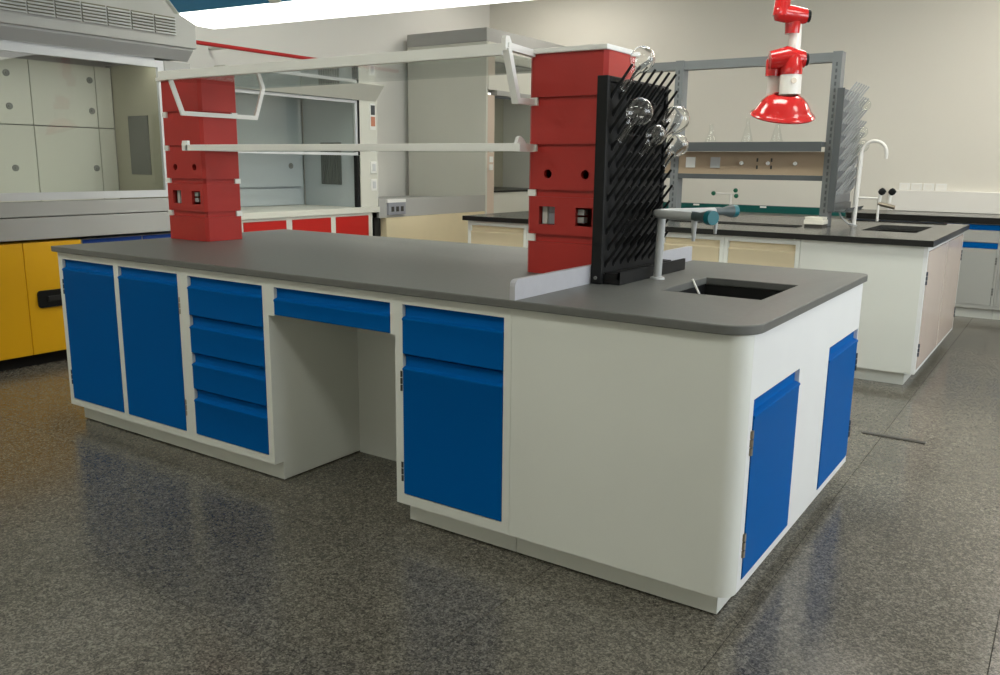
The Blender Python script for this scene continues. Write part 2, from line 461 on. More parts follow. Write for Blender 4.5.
obj('end_panel', mb, 'end_white', c)
d = door_panel('door', c, *D1, '+x', BX6); hinge(d, 0.085, 0.515, '+x', BX6, w=0.018); hinge(d, 0.085, 0.215, '+x', BX6, w=0.018)
d = door_panel('door', c, *D2, '+x', BX6); hinge(d, 1.378, 0.5, '+x', BX6, 'hinge_dark', w=0.018); hinge(d, 1.378, 0.225, '+x', BX6, 'hinge_dark', w=0.018)
box('plinth', 'white_steel', c, BX5+0.003, BX6-0.048, YK, BD-YK, 0.006, ZB)
feet(c, BX5, BX6-0.05, BD)

# worktop with a cut-out for the sink
OV, RC = 0.02, 0.10
wx0, wx1, wy0, wy1 = -0.018, BX6+0.018, -OV, BD+OV
def arc(cx, cy, r, a0, a1, n=9): return [(cx+r*math.cos(math.radians(a0+(a1-a0)*k/n)), cy+r*math.sin(math.radians(a0+(a1-a0)*k/n))) for k in range(n+1)]
poly = [(wx0, wy0)]+arc(wx1-RC, wy0+RC, RC, -90, 0)+arc(wx1-0.045, wy1-0.045, 0.045, 0, 90)+[(wx0, wy1)]
wt = thing('worktop', 'long smooth grey worktop with rounded near corners on the blue-door bench', 'worktop', (1.64, 0.69, ZU))
slab = obj('slab', MB().prism(poly, 'z', ZU, ZT), 'worktop_grey', wt, smooth=True)
SX0, SX1, SY0, SY1 = 2.845, 3.180, 0.468, 0.888
cut(slab, [MB().box(SX0, SX1, SY0, SY1, ZU-0.05, ZT+0.05)])
b = slab.modifiers.new('bevel', 'BEVEL'); b.width = 0.003; b.segments = 2; b.limit_method = 'ANGLE'; b.angle_limit = math.radians(50)
UX0, UX1 = 2.569, 2.588
up = [(-0.018, ZT), (-0.018, ZT+0.042)]+[(-0.018+0.02-0.02*math.cos(math.radians(v)), ZT+0.042+0.02*math.sin(math.radians(v))) for v in (30, 60, 90)]+[(BD+0.0, ZT+0.062), (BD+0.0, ZT)]
obj('upstand', MB().prism(up, 'x', UX0, UX1), 'upstand_grey', wt)
# sink
t = thing('sink', 'black rectangular sink basin let into the grey worktop', 'sink', ((SX0+SX1)/2, (SY0+SY1)/2, 0.6))
mb = MB(); s = 0.006; zb = 0.62
mb.loft([[(SX0-s, SY0-s, ZU-0.001), (SX1+s, SY0-s, ZU-0.001), (SX1+s, SY1+s, ZU-0.001), (SX0-s, SY1+s, ZU-0.001)],
         [(SX0-s, SY0-s, zb), (SX1+s, SY0-s, zb), (SX1+s, SY1+s, zb), (SX0-s, SY1+s, zb)],
         ], cap=False)
mb.box(SX0-s, SX1+s, SY0-s, SY1+s, zb-0.01, zb)
obj('basin', mb, 'black_sink', t)
obj('drain', MB().lathe([(0.0, 0.004), (0.03, 0.004), (0.035, 0.0)], (3.02, 0.68, zb), seg=20), 'tap_grey', t, smooth=True)
tag(obj('glass_rod', MB().tube([(2.842, 0.758, ZT+0.005), (2.905, 0.715, 0.775), (2.95, 0.68, 0.64)], 0.004, 8), 'tube_white', origin=(2.9, 0.7, 0.64), smooth=True),
    'thin white rod leaning over the edge of the black sink', 'rod')

# ------------------------------------------------------------------ red service columns and glass shelves
CY0, CY1 = 0.580, 0.807
GROOVES = [(0.970, 0.999), (1.136, 1.162), (1.298, 1.325), (1.461, 1.491)]
CTOP = 1.640
def column(x0, x1, label, holes=True):
    t = thing('service_column', label, 'column', ((x0+x1)/2, (CY0+CY1)/2, ZT))
    i = 0.012
    ch = 0.014
    def oct_(a, b, c_, d_, k): return [(a+k, c_), (b-k, c_), (b, c_+k), (b, d_-k), (b-k, d_), (a+k, d_), (a, d_-k), (a, c_+k)]
    # hollow inner core seen in the grooves
    core = obj('core', MB().prism(oct_(x0+i, x1-i, CY0+i, CY1-i, 0.01), 'z', ZT, CTOP-0.002), 'red_paint', t)
    cut(core, [MB().box(x0+i+0.004, x1-i-0.004, CY0+i+0.004, CY1-i-0.004, ZT+0.004, CTOP-0.01)])
    hx = [x0+(x1-x0)*0.28, x0+(x1-x0)*0.77]
    circ = lambda cx, cz, r: MB().tube([(cx, CY0-0.02, cz), (cx, CY0+0.05, cz)], r, 20)
    cz = (1.162+1.298)/2-0.012
    sz = (0.999+1.136)/2
    cut(core, [circ(h, cz, 0.0165) for h in hx]+[MB().box(h-0.034, h+0.034, CY0-0.02, CY0+0.05, sz-0.033, sz+0.033) for h in hx])
    edges = [ZT+0.001]+[v for g in GROOVES for v in g]+[CTOP]
    for k, (a, b_) in enumerate(zip(edges[0::2], edges[1::2])):
        blk = obj('block', MB().prism(oct_(x0, x1, CY0, CY1, ch), 'z', a, b_), 'red_paint', t)
        cutters = [MB().box(x0+i-0.0005, x1-i+0.0005, CY0+i-0.0005, CY1-i+0.0005, a-0.05, b_+0.05)]
        if k == 2: cutters += [circ(h, cz, 0.0165) for h in hx]
        if k == 1: cutters += [MB().box(h-0.034, h+0.034, CY0-0.02, CY0+0.05, sz-0.033, sz+0.033) for h in hx]
        cut(blk, cutters)
    for (px, py) in ((x0+0.002, CY0+0.002), (x1-0.036, CY1-0.036)):
        post = MB()
        for a, b_ in GROOVES: post.box(px, px+0.034, py, py+0.034, a+0.001, b_-0.001)
        obj('post', post, 'rack_white', t)
    # sockets behind the square openings
    box('cable_channel', 'socket_white', t, hx[0]-0.034, hx[0]-0.014, CY0+0.026, CY0+0.05, sz-0.032, sz+0.032)
    box('socket_body', 'socket_grey', t, hx[0]-0.010, hx[0]+0.034, CY0+0.030, CY0+0.05, sz-0.032, sz+0.032)
    for dz in (-0.022, 0.006): box('terminal', 'tap_grey', t, hx[1]-0.034, hx[1]-0.008, CY0+0.018, CY0+0.045, sz+dz, sz+dz+0.02)
    box('cap', 'rack_white', t, x0-0.012, x1+0.006, CY0-0.014, CY1+0.014, CTOP, CTOP+0.018, bevel=0.003)
    return t
column(0.032, 0.347, 'red steel service column with grooves at the far left end of the grey worktop')
column(2.245, 2.560, 'red steel service column with grooves standing beside the black peg rack')

YC = (CY0+CY1)/2
BR, BL = (2.2475, 2.2605), (0.349, 0.361)
def shelf_top():
    t = thing('glass_shelf', 'wide upper glass shelf with white front rail between the red columns', 'shelf', (1.3, YC, 1.62))
    box('glass_pane', 'shelf_glass', t, 0.29, 2.235, 0.425, 2*YC-0.425, 1.622, 1.630)
    box('rail', 'rack_white', t, 0.288, 2.2475, 0.398, 0.420, 1.620, 1.660, bevel=0.002)
    for (a, b_), full in ((BR, False), (BL, True)):
        mb = MB()
        front = [(0.410, 1.645), (0.474, 1.472), (YC if full else 0.578, 1.472)]
        rear = [(2*YC-y, z) for y, z in front][::-1]
        if full: mb.strip(front[:-1]+rear[1:], 0.021, 'x', a, b_)
        else:
            mb.strip(front[:2]+[(0.612, 1.475)], 0.021, 'x', a-0.001, b_+0.013)
            mb.strip([(0.410, 1.650), (0.615, 1.641)], 0.024, 'x', a, b_+0.01)
            mb.prism([(0.396, 1.635), (0.440, 1.645), (0.432, 1.668), (0.420, 1.684), (0.402, 1.684), (0.396, 1.676)], 'x', a-0.001, b_+0.004)
        obj('bracket', mb, 'rack_white', t)
    return t
shelf_top()
t = thing('glass_shelf', 'narrow lower glass shelf with white front rail between the red columns', 'shelf', (1.3, YC, 1.29))
box('glass_pane', 'shelf_glass', t, 0.36, 2.235, 0.505, 2*YC-0.505, 1.300, 1.308)
box('rail', 'rack_white', t, 0.320, 2.2475, 0.482, 0.500, 1.297, 1.326, bevel=0.002)
mb = MB().strip([(0.482, 1.311), (0.613, 1.311)], 0.028, 'x', 2.2475, 2.2735)
mb.prism([(0.482, 1.325), (0.545, 1.325), (0.530, 1.342), (0.505, 1.352), (0.492, 1.346)], 'x', 2.2475, 2.2605)
obj('bracket', mb, 'rack_white', t)
mb = MB().strip([(0.482, 1.311), (2*YC-0.482, 1.311)], 0.026, 'x', *BL).prism([(0.482, 1.323), (0.500, 1.323), (0.500, 1.345), (0.486, 1.345)], 'x', 0.320, 0.361)
obj('bracket', mb, 'rack_white', t)

# ------------------------------------------------------------------ black peg rack and round flasks
PX = 2.622
rack = thing('peg_rack', 'tall black drying rack full of slanted pegs beside the red column', 'drying rack', (2.61, 0.75, ZT))
RY0, RY1, RZ0, RZ1 = 0.455, 0.955, 0.885, 1.542
box('back_panel', 'black_plastic', rack, 2.590, 2.620, RY0+0.02, RY1-0.02, RZ0, RZ1-0.02)
mb = MB().box(2.590, 2.630, RY0, RY0+0.02, ZT+0.001, RZ1).box(2.590, 2.630, RY1-0.02, RY1, ZT+0.001, RZ1).box(2.590, 2.630, RY0+0.02, RY1-0.02, RZ1-0.02, RZ1)
obj('frame', mb, 'black_plastic', rack, bevel=0.003)
mb = MB()
mb.prism([(2.592, ZT+0.001), (2.692, ZT+0.001), (2.692, ZT+0.045), (2.684, ZT+0.045), (2.678, ZT+0.02), (2.632, ZT+0.02), (2.632, RZ0), (2.592, RZ0)], 'y', RY0+0.021, RY1+0.10)
mb.box(2.633, 2.6915, RY0+0.021, RY0+0.03, ZT+0.018, ZT+0.040)
obj('drip_tray', mb, 'black_plastic', rack)
obj('screw', MB().tube([(2.61, RY0+0.001, 0.872), (2.61, RY0-0.005, 0.872)], 0.006, 10), 'bolt_grey', rack)
PV = Vector((0.074, 0.006, 0.104))
peg0 = None; PEGS = []
NR, NC = 11, 7
for r_ in range(NR):
    for c_ in range(NC):
        y = RY0+0.055+c_*0.0605+(0.012 if r_ % 2 else -0.006); z = RZ0+0.03+r_*0.0565
        if y > RY1-0.03: continue
        PEGS.append((y, z))
        if peg0 is None:
            mb = MB(); mb.tube([(PX-0.006, y, z-0.006), tuple(Vector((PX-0.006, y, z-0.006))+PV*0.12), tuple(Vector((PX-0.006, y, z-0.006))+PV)], [0.009, 0.0056, 0.0045], 8)
            peg0 = obj('peg', mb, 'black_plastic', rack, smooth=True); PY, PZ = y, z
        else:
            copy_mesh_obj(peg0, rack, (0, y-PY, z-PZ))
def flask(name, y, z, rad, neck, label, vec=PV, bx=PX, m='flask_glass', off=0.115, group=None, origin_only=False):
    """round-bottomed flask hung neck-down over a peg"""
    a = vec.normalized(); o = Vector((bx, y, z))
    n0 = off-rad-neck
    outer = [(0.013, n0), (0.0155, n0+0.002), (0.0125, n0+0.006)] + [(0.0115, n0+neck*0.7)]
    a0 = math.asin(min(1, 0.0125/rad))
    outer += [(rad*math.sin(q), off-rad*math.cos(q)) for q in [a0+(math.pi-a0)*k/14 for k in range(1, 15)]]
    th = 0.0014
    inner = [(max(r-th, 0.00005), h-(th if k > len(outer)//2 and r < rad*0.7 else 0)) for k, (r, h) in enumerate(outer)]
    mb = MB(); mb.lathe(outer+inner[::-1], o, a, 20)
    ob = obj(name, mb, m, origin=tuple(o+a*off-Vector((0, 0, rad))), smooth=True, weld=True)
    return tag(ob, label, 'flask', group)
flask('round_flask', 0.522, 1.463, 0.042, 0.075, 'topmost clear round-bottomed flask, hung above the top corner of the black peg rack', off=0.160, group='flasks on the black rack')
flask('round_flask', 0.502, 1.287, 0.046, 0.07, 'clear round-bottomed flask in front of the black rack panel, nearest the red column', off=0.170, group='flasks on the black rack')
flask('round_flask', 0.820, 1.283, 0.048, 0.05, 'large clear round-bottomed flask jutting past the right edge of the black rack', off=0.165, group='flasks on the black rack')
flask('round_flask', 0.668, 1.236, 0.036, 0.05, 'small clear round-bottomed flask in the middle of the black rack', off=0.150, group='flasks on the black rack')
flask('round_flask', 0.868, 1.205, 0.040, 0.05, 'lowest clear round-bottomed flask at the right edge of the black rack', off=0.150, group='flasks on the black rack')

# ------------------------------------------------------------------ faucet on the main bench
t = thing('lab_faucet', 'grey two-valve laboratory faucet with teal knobs beside the black sink', 'faucet', (2.722, 0.72, ZT))
obj('base_flange', MB().lathe([(0.0, 0.010), (0.018, 0.010), (0.026, 0.006), (0.027, 0.0005)], (2.722, 0.72, ZT), seg=20), 'tap_grey', t, smooth=True)
obj('post', MB().tube([(2.722, 0.72, ZT+0.002), (2.728, 0.72, 1.075)], 0.0145, 14), 'tap_grey', t, smooth=True)
zf = 1.085
path = [(2.875, 0.657, zf), (2.79, 0.672, zf), (2.755, 0.680, zf), (2.727, 0.692, zf), (2.709, 0.718, zf), (2.705, 0.755, zf), (2.712, 0.800, zf), (2.728, 0.840, zf), (2.775, 0.940, zf), (2.815, 1.03, zf)]
obj('loop_pipe', MB().tube(path, 0.0155, 12), 'tap_grey', t, smooth=True)
for a_, d_ in (((2.875, 0.657, zf), (0.86, -0.5, 0)), ((2.815, 1.03, zf), (0.45, 0.89, 0))):
    A = Vector(a_); D = Vector(d_).normalized()
    obj('valve', MB().tube([tuple(A-D*0.012), tuple(A+D*0.012), tuple(A+D*0.03), tuple(A+D*0.075)], [0.0165, 0.0165, 0.014, 0.025], 14), 'knob_grey', t, smooth=True)
    obj('knob', MB().tube([tuple(A+D*0.0755), tuple(A+D*0.098)], [0.025, 0.024], 14), 'teal', t, smooth=True)
    obj('nozzle', MB().tube([(A.x, A.y, zf-0.012), (A.x, A.y, zf-0.04), (A.x, A.y, zf-0.085)], [0.011, 0.009, 0.006], 10), 'tap_grey', t, smooth=True)

# ------------------------------------------------------------------ fume hoods along the left wall
HX = -1.2
def sash_pane(parent, y0, y1, z0, z1, x, fr=0.03, m='sash_frame', name='sash'):
    mb = MB(); a, b = x-0.012, x+0.012
    mb.box(a, b, y0, y1, z0, z0+fr).box(a, b, y0, y1, z1-fr, z1).box(a, b, y0, y0+fr, z0+fr, z1-fr).box(a, b, y1-fr, y1, z0+fr, z1-fr)
    s = obj(name, mb, m, parent)
    box('sash_glass', 'sash_glass', s, x-0.003, x+0.003, y0+fr, y1-fr, z0+fr, z1-fr)
    return s
def bolt(parent, x, y, z, r=0.022):
    return obj('bolt', MB().lathe([(0.0, 0.012), (r*0.35, 0.012), (r*0.4, 0.006), (r*0.95, 0.005), (r, 0.0)], (x, y, z), (1, 0, 0), 16), 'bolt_grey', parent, smooth=True)
# first hood
H1a, H1b = -0.45, 1.68
t = thing('fume_hood', 'large pale grey fume hood with wide glass sash and vent grille above the yellow cabinet', 'fume hood', (-1.6, 0.6, 0.775))
box('rear_body', 'hood_grey', t, -2.15, -1.9, H1a, H1b, 0.775, 2.5)
box('side_post', 'hood_grey', t, -1.89, HX-0.005, 1.48, H1b, 0.775, 1.90)
box('side_post', 'hood_grey', t, -1.89, HX-0.005, H1a, H1a+0.1, 0.775, 1.90)
box('top_body', 'hood_grey', t, -1.89, HX-0.02, H1a, H1b, 1.93, 2.5)
box('front_panel', 'hood_grey', t, HX-0.03, HX+0.01, H1a, H1b, 0.775, 0.905, bevel=0.003)
box('front_panel', 'hood_grey', t, HX-0.03, HX+0.006, H1a, H1b, 0.911, 1.000, bevel=0.003)
box('work_surface', 'hood_grey', t, -1.88, HX-0.031, H1a+0.1, 1.479, 0.93, 0.96)
sash_pane(t, H1a+0.1, 1.462, 1.008, 1.895, HX, 0.045)
soff = [(HX, 1.912), (HX-0.018, 1.912), (HX-0.018, 1.988), (HX+0.062, 1.988), (HX+0.062, 1.975)]
obj('soffit', MB().prism(soff, 'y', H1a, H1b-0.02), 'hood_soffit', t)
box('fascia', 'hood_grey', t, HX-0.018, HX+0.08, H1a, H1b, 1.989, 2.5, bevel=0.006)
for k in range(10):
    y0 = -0.09+k*0.162; y1 = y0+0.152
    g = MB()
    for q in range(6): g.prism([(HX+0.081, 2.066+q*0.0185), (HX+0.092, 2.058+q*0.0185), (HX+0.092, 2.064+q*0.0185), (HX+0.081, 2.072+q*0.0185)], 'y', y0, y1)
    vg = obj('vent_grille', g, 'hood_soffit', t)
    box('grille_backing', 'grille_dark', vg, HX+0.0795, HX+0.082, y0, y1, 2.058, 2.172)
# lining panels at the back of the chamber with their bolts
LX = -1.80
ycuts = [-0.33, 0.44, 0.888, 1.339, 1.46]
for a, b in zip(ycuts[:-1], ycuts[1:]):
    for z0, z1 in ((0.97, 1.462), (1.469, 1.88)):
        p = box('lining_panel', 'hood_lining', t, LX-0.02, LX, a+0.003, b-0.003, z0, z1)
        if b < 1.36:
            for zz in ((1.58, 1.785) if z0 > 1 else (1.19,)):
                bolt(p, LX, b-0.04 if b > 1 else b-0.145, zz)
ws = box('side_lining', 'hood_side', t, LX+0.001, HX-0.025, 1.462, 1.4795, 0.965, 1.89)
mb = MB().box(-1.63, -1.40, 1.457, 1.4615, 1.15, 1.55)
obj('access_opening', mb, 'louver_dark', t)
lm = box('hood_fill_housing', 'sash_frame', t, -1.34, -1.25, -0.3, 1.44, 1.896, 1.920)  # added fill light to brighten the chamber, tucked behind the sash frame
box('hood_fill_strip', 'hood_fill_glow_warm', lm, -1.33, -1.26, -0.28, 1.42, 1.886, 1.8955)
# yellow safety cabinet and blue cabinet below the first hood
t = thing('safety_cabinet', 'yellow chemical safety cabinet with black handle plate under the left fume hood', 'cabinet', (-1.6, 0.25, 0))
box('carcass', 'yellow', t, -2.1, HX-0.035, -0.4, 0.80, 0.075, 0.758)
for a, b in ((-0.4, 0.4395), (0.4405, 0.80)):
    d = box('door', 'yellow', t, HX-0.033, HX, a+0.001, b-0.001, 0.078, 0.757, bevel=0.004)
    if a > 0:
        mb = MB().prism(arc(0.660, 0.380, 0.02, -90, 0, 4)+arc(0.660, 0.445, 0.02, 0, 90, 4)+arc(0.515, 0.445, 0.02, 90, 180, 4)+arc(0.515, 0.380, 0.02, 180, 270, 4), 'x', HX+0.0005, HX+0.012)
        hp = obj('handle_plate', mb, 'black_plastic', d)
        box('latch', 'black_rubber', hp, HX+0.0125, HX+0.025, 0.55, 0.63, 0.395, 0.43, bevel=0.004)
box('plinth', 'gap_black', t, -2.05, HX-0.07, -0.38, 0.78, 0.0, 0.075)
t = thing('base_cabinet', 'dark blue base cabinet under the left fume hood next to the yellow cabinet', 'cabinet', (-1.6, 1.24, 0))
box('carcass', 'hood_grey', t, -2.1, HX-0.03, 0.815, 1.66, 0.08, 0.755)
door_panel('door', t, 0.820, 1.235, 0.09, 0.755, '+x', HX-0.009, 'blue_deep'); door_panel('door', t, 1.240, 1.655, 0.09, 0.755, '+x', HX-0.009, 'blue_deep')
box('plinth', 'hood_grey', t, -2.05, HX-0.07, 0.82, 1.655, 0.0, 0.08)

# second hood
H2a, H2b = 1.885, 3.55
t = thing('fume_hood', 'grey fume hood with sloped awning and white control post above the red doors', 'fume hood', (-1.6, 2.65, 0.82))
box('rear_body', 'hood_grey', t, -2.15, -1.95, H2a, H2b, 0.82, 1.895)
box('control_post', 'hood_pale', t, -1.94, HX, 3.335, H2b, 0.872, 1.867)
box('side_post', 'hood_pale', t, -1.94, HX, H2a, H2a+0.1, 0.872, 1.867)
box('top_body', 'hood_grey', t, -1.94, HX-0.02, H2a, H2b-0.02, 1.868, 1.895)
lm = box('hood_fill_housing', 'sash_frame', t, -1.62, -1.50, 2.1, 3.1, 1.846, 1.867)  # added light source that lifts this hood's dark interior
box('hood_fill_strip', 'hood_fill_glow', lm, -1.60, -1.52, 2.12, 3.08, 1.838, 1.8455)
box('sill', 'hood_pale', t, -1.94, HX+0.02, H2a, H2b, 0.822, 0.870, bevel=0.003)
aw = [(HX+0.002, 1.770), (HX+0.105, 1.895), (HX+0.105, 1.908), (HX-0.015, 1.908), (HX-0.015, 1.770)]
obj('awning', MB().prism(aw, 'y', H2a, H2b-0.015), 'hood_pale', t)
sash_pane(t, H2a+0.105, 3.325, 1.31, 1.765, HX-0.03, 0.022, 'sash_frame')
box('sash_track', 'gap_black', t, HX-0.045, HX-0.008, 3.30, 3.334, 0.871, 1.31)
box('sash_track', 'gap_black', t, HX-0.016, HX-0.002, 3.327, 3.334, 1.312, 1.768)
box('back_lining', 'hood_inner_grey', t, -1.94, -1.90, H2a+0.101, 3.334, 0.871, 1.866)
p = box('baffle_panel', 'hood_inner_grey', t, -1.899, -1.87, H2a+0.11, 3.29, 1.035, 1.835)
bolt(p, -1.87, 3.155, 1.215, 0.026); bolt(p, -1.87, 2.3, 1.215, 0.026)
box('baffle_panel', 'hood_inner_grey', t, -1.899, -1.875, H2a+0.11, 3.25, 0.875, 1.02)
box('side_lining', 'hood_inner_grey', t, -1.868, HX-0.06, 3.315, 3.334, 0.872, 1.865)
g = MB()
for q in range(9): g.box(-1.65+q*0.028, -1.630+q*0.028, 3.307, 3.3145, 1.06, 1.42)
obj('louver', g, 'louver_dark', t)
cp = box('control_panel', 'socket_white', t, HX+0.0005, HX+0.008, 3.455, 3.525, 1.53, 1.75)
box('display', 'display_dark', cp, HX+0.0085, HX+0.011, 3.465, 3.515, 1.655, 1.735)
box('indicator_strip', 'display_orange', cp, HX+0.0085, HX+0.011, 3.465, 3.515, 1.56, 1.64)
for z in (1.21, 1.06):
    s_ = box('switch_plate', 'socket_white', t, HX+0.0005, HX+0.008, 3.455, 3.53, z-0.05, z+0.05, bevel=0.002)
    box('rocker', 'sash_frame', s_, HX+0.0085, HX+0.012, 3.475, 3.51, z-0.03, z+0.03)
t = thing('base_cabinet', 'white cabinet with three bright red doors under the second fume hood', 'cabinet', (-1.6, 2.7, 0))
box('carcass', 'hood_pale', t, -2.1, HX-0.02, H2a+0.005, 3.47, 0.08, 0.82)
R3 = [(2.06, 2.48), (2.54, 2.965), (3.02, 3.42)]
mb = MB().box(HX-0.02, HX, H2a+0.005, 3.47, 0.80, 0.82).box(HX-0.02, HX, H2a+0.005, 3.47, 0.08, 0.11)
for a, b in ((H2a+0.005, 2.06), (2.48, 2.54), (2.965, 3.02), (3.42, 3.47)): mb.box(HX-0.02, HX, a, b, 0.11, 0.80)
obj('face_frame', mb, 'hood_pale', t)
for a, b in R3: door_panel('door', t, a, b, 0.11, 0.80, '+x', HX, 'red_panel', pull=False)
box('plinth', 'hood_pale', t, -2.05, HX-0.05, H2a+0.02, 3.45, 0, 0.08)

# low bench between the second and third hood
t = thing('low_bench', 'grey-fronted low bench with a socket box between the second and third fume hoods', 'bench', (-1.6, 4.4, 0))
box('front_apron', 'hood_grey', t, HX-0.03, HX, 3.56, 5.19, 0.768, 0.935)
box('bench_top', 'hood_soffit', t, -2.19, HX-0.031, 3.56, 5.19, 0.86, 0.90)
box('gap_shade_block', 'black_rubber', t, -2.1, HX-0.06, 3.56, 3.64, 0.0, 0.766)  # black block stands in for the shade inside the open gap
sb = box('socket_box', 'socket_grey', t, HX+0.0005, HX+0.03, 3.66, 3.89, 0.79, 0.90, bevel=0.004)
box('socket_lid', 'socket_white', sb, HX+0.0005, HX+0.022, 3.65, 3.90, 0.901, 0.93)
mb = MB()
for q in range(3): mb.box(HX+0.0305, HX+0.034, 3.69+q*0.065, 3.725+q*0.065, 0.82, 0.865)
obj('outlet', mb, 'steel_dark', sb)
box('cabinet_body', 'cream_wood', t, -2.1, HX+0.01, 3.645, 5.18, 0.0, 0.766)

# third hood, end-on
H3a, H3b = 5.2, 6.78
t = thing('fume_hood', 'tall pale fume hood in the far corner showing its plain side panel', 'fume hood', (-1.7, 6.0, 0))
box('side_panel', 'hood_pale', t, -2.24, HX, H3a, H3a+0.03, 0, 2.47)
box('top_box', 'hood_grey', t, -2.24, HX+0.004, H3a-0.004, H3b, 2.472, 2.60)
box('rear_body', 'hood_pale', t, -2.24, -2.05, H3a+0.031, H3b, 0, 2.47)
box('front_post', 'pink_post', t, HX-0.06, HX, H3a+0.031, H3a+0.155, 0.0, 1.949)
box('side_panel', 'hood_pale', t, -2.04, HX, H3b-0.1, H3b, 0, 2.47)
box('fascia', 'hood_pale', t, HX-0.08, HX+0.005, H3a+0.031, H3b-0.101, 2.001, 2.47)
box('lintel', 'hood_grey', t, HX-0.05, HX+0.03, H3a+0.156, H3b-0.101, 1.95, 2.0)
box('sill', 'hood_pale', t, -2.04, HX, H3a+0.156, H3b-0.101, 0.70, 0.955)
box('work_surface', 'granite_edge', t, -2.04, HX+0.01, H3a+0.156, H3b-0.101, 0.957, 0.975)
sash_pane(t, H3a+0.158, H3b-0.105, 1.45, 1.948, HX-0.03, 0.02, 'frame_grey')
lm = box('hood_fill_housing', 'sash_frame', t, -1.7, -1.56, 5.45, 6.5, 2.02, 2.05)  # invented fill light to make the far hood's inside paler
box('hood_fill_strip', 'hood_fill_glow', lm, -1.68, -1.58, 5.47, 6.48, 2.01, 2.0195)
p = box('back_lining', 'hood_side', t, -2.04, -1.98, H3a+0.031, H3b-0.101, 0.98, 2.46)
bolt(p, -1.98, 5.9, 1.25, 0.03); bolt(p, -1.98, 6.4, 1.25, 0.03)
for z in (1.30, 1.22):
    box('switch_plate', 'socket_white', t, HX+0.0005, HX+0.008, H3a+0.06, H3a+0.125, z-0.03, z+0.03)
box('cabinet_body', 'hood_pale', t, -2.04, HX-0.02, H3a+0.101, H3b-0.101, 0.0, 0.699)

# red pipe along the left wall
t = thing('wall_pipe', 'thin red pipe running along the white wall above the second fume hood', 'pipe', (-1.95, 2.8, 2.15))
obj('pipe', MB().tube([(-1.95, 2.21, 2.163), (-1.95, 4.7, 2.163)], 0.016, 10), 'red_pipe', t, smooth=True)
obj('end_cap', MB().tube([(-1.95, 2.13, 2.163), (-1.95, 2.209, 2.163)], 0.019, 10), 'black_rubber', t, smooth=True)
for y in (2.6, 3.6, 4.5): box('clip', 'hood_pale', t, -2.199, -1.968, y, y+0.03, 2.153, 2.173)

# ------------------------------------------------------------------ second island
IY0, IY1, IX0, IX1 = 3.18, 4.93, 0.06, 3.28
IZ0, IZ1 = 0.825, 0.86
wt = thing('worktop', 'dark stone worktop with black polished edge on the second island', 'worktop', (1.7, 4.05, IZ0))
slab = box('slab', 'granite_top', wt, IX0-0.03, IX1+0.025, IY0-0.025, IY1+0.025, IZ0, IZ1)
I2S = (2.80, 3.13, 3.75, 4.45)
cut(slab, [MB().box(I2S[0], I2S[1], I2S[2], I2S[3], 0.7, 1.0)])
mb = MB(); a, b, c0, d0 = IX0-0.03, IX1+0.025, IY0-0.025, IY1+0.025; e = 0.0025
mb.box(a-e, b+e, c0-e, c0, IZ0, IZ1-0.001).box(b, b+e, c0, d0, IZ0, IZ1-0.001).box(a-e, a, c0, d0, IZ0, IZ1-0.001)
obj('edge_band', mb, 'granite_edge', wt)
t = thing('sink', 'black sink let into the end of the dark island worktop', 'sink', (2.96, 4.1, 0.6))
mb = MB(); s = 0.006
mb.loft([[(I2S[0]-s, I2S[2]-s, z), (I2S[1]+s, I2S[2]-s, z), (I2S[1]+s, I2S[3]+s, z), (I2S[0]-s, I2S[3]+s, z)] for z in (IZ0-0.001, 0.62)], cap=False)
mb.box(I2S[0]-s, I2S[1]+s, I2S[2]-s, I2S[3]+s, 0.61, 0.62)
obj('basin', mb, 'black_sink', t)
obj('drain', MB().lathe([(0.0, 0.004), (0.03, 0.004), (0.035, 0.0)], (2.96, 4.1, 0.62), seg=16), 'tap_grey', t)
for (a, b, y0, y1, lab) in ((1.50, 2.40, 3.72, 3.86, 'long black drain trough on the dark island worktop beside the white box'), (2.50, 3.17, 4.78, 4.88, 'black drain trough near the rear edge of the dark island worktop')):
    o = obj('drain_trough', MB().box(a, b, y0, y0+0.012, IZ1, IZ1+0.006).box(a, b, y1-0.012, y1, IZ1, IZ1+0.006).box(a, a+0.012, y0+0.012, y1-0.012, IZ1, IZ1+0.006).box(b-0.012, b, y0+0.012, y1-0.012, IZ1, IZ1+0.006).box(a+0.012, b-0.012, y0+0.012, y1-0.012, IZ1, IZ1+0.002), 'black_sink', origin=((a+b)/2, y0, IZ1))
    tag(o, lab, 'trough')
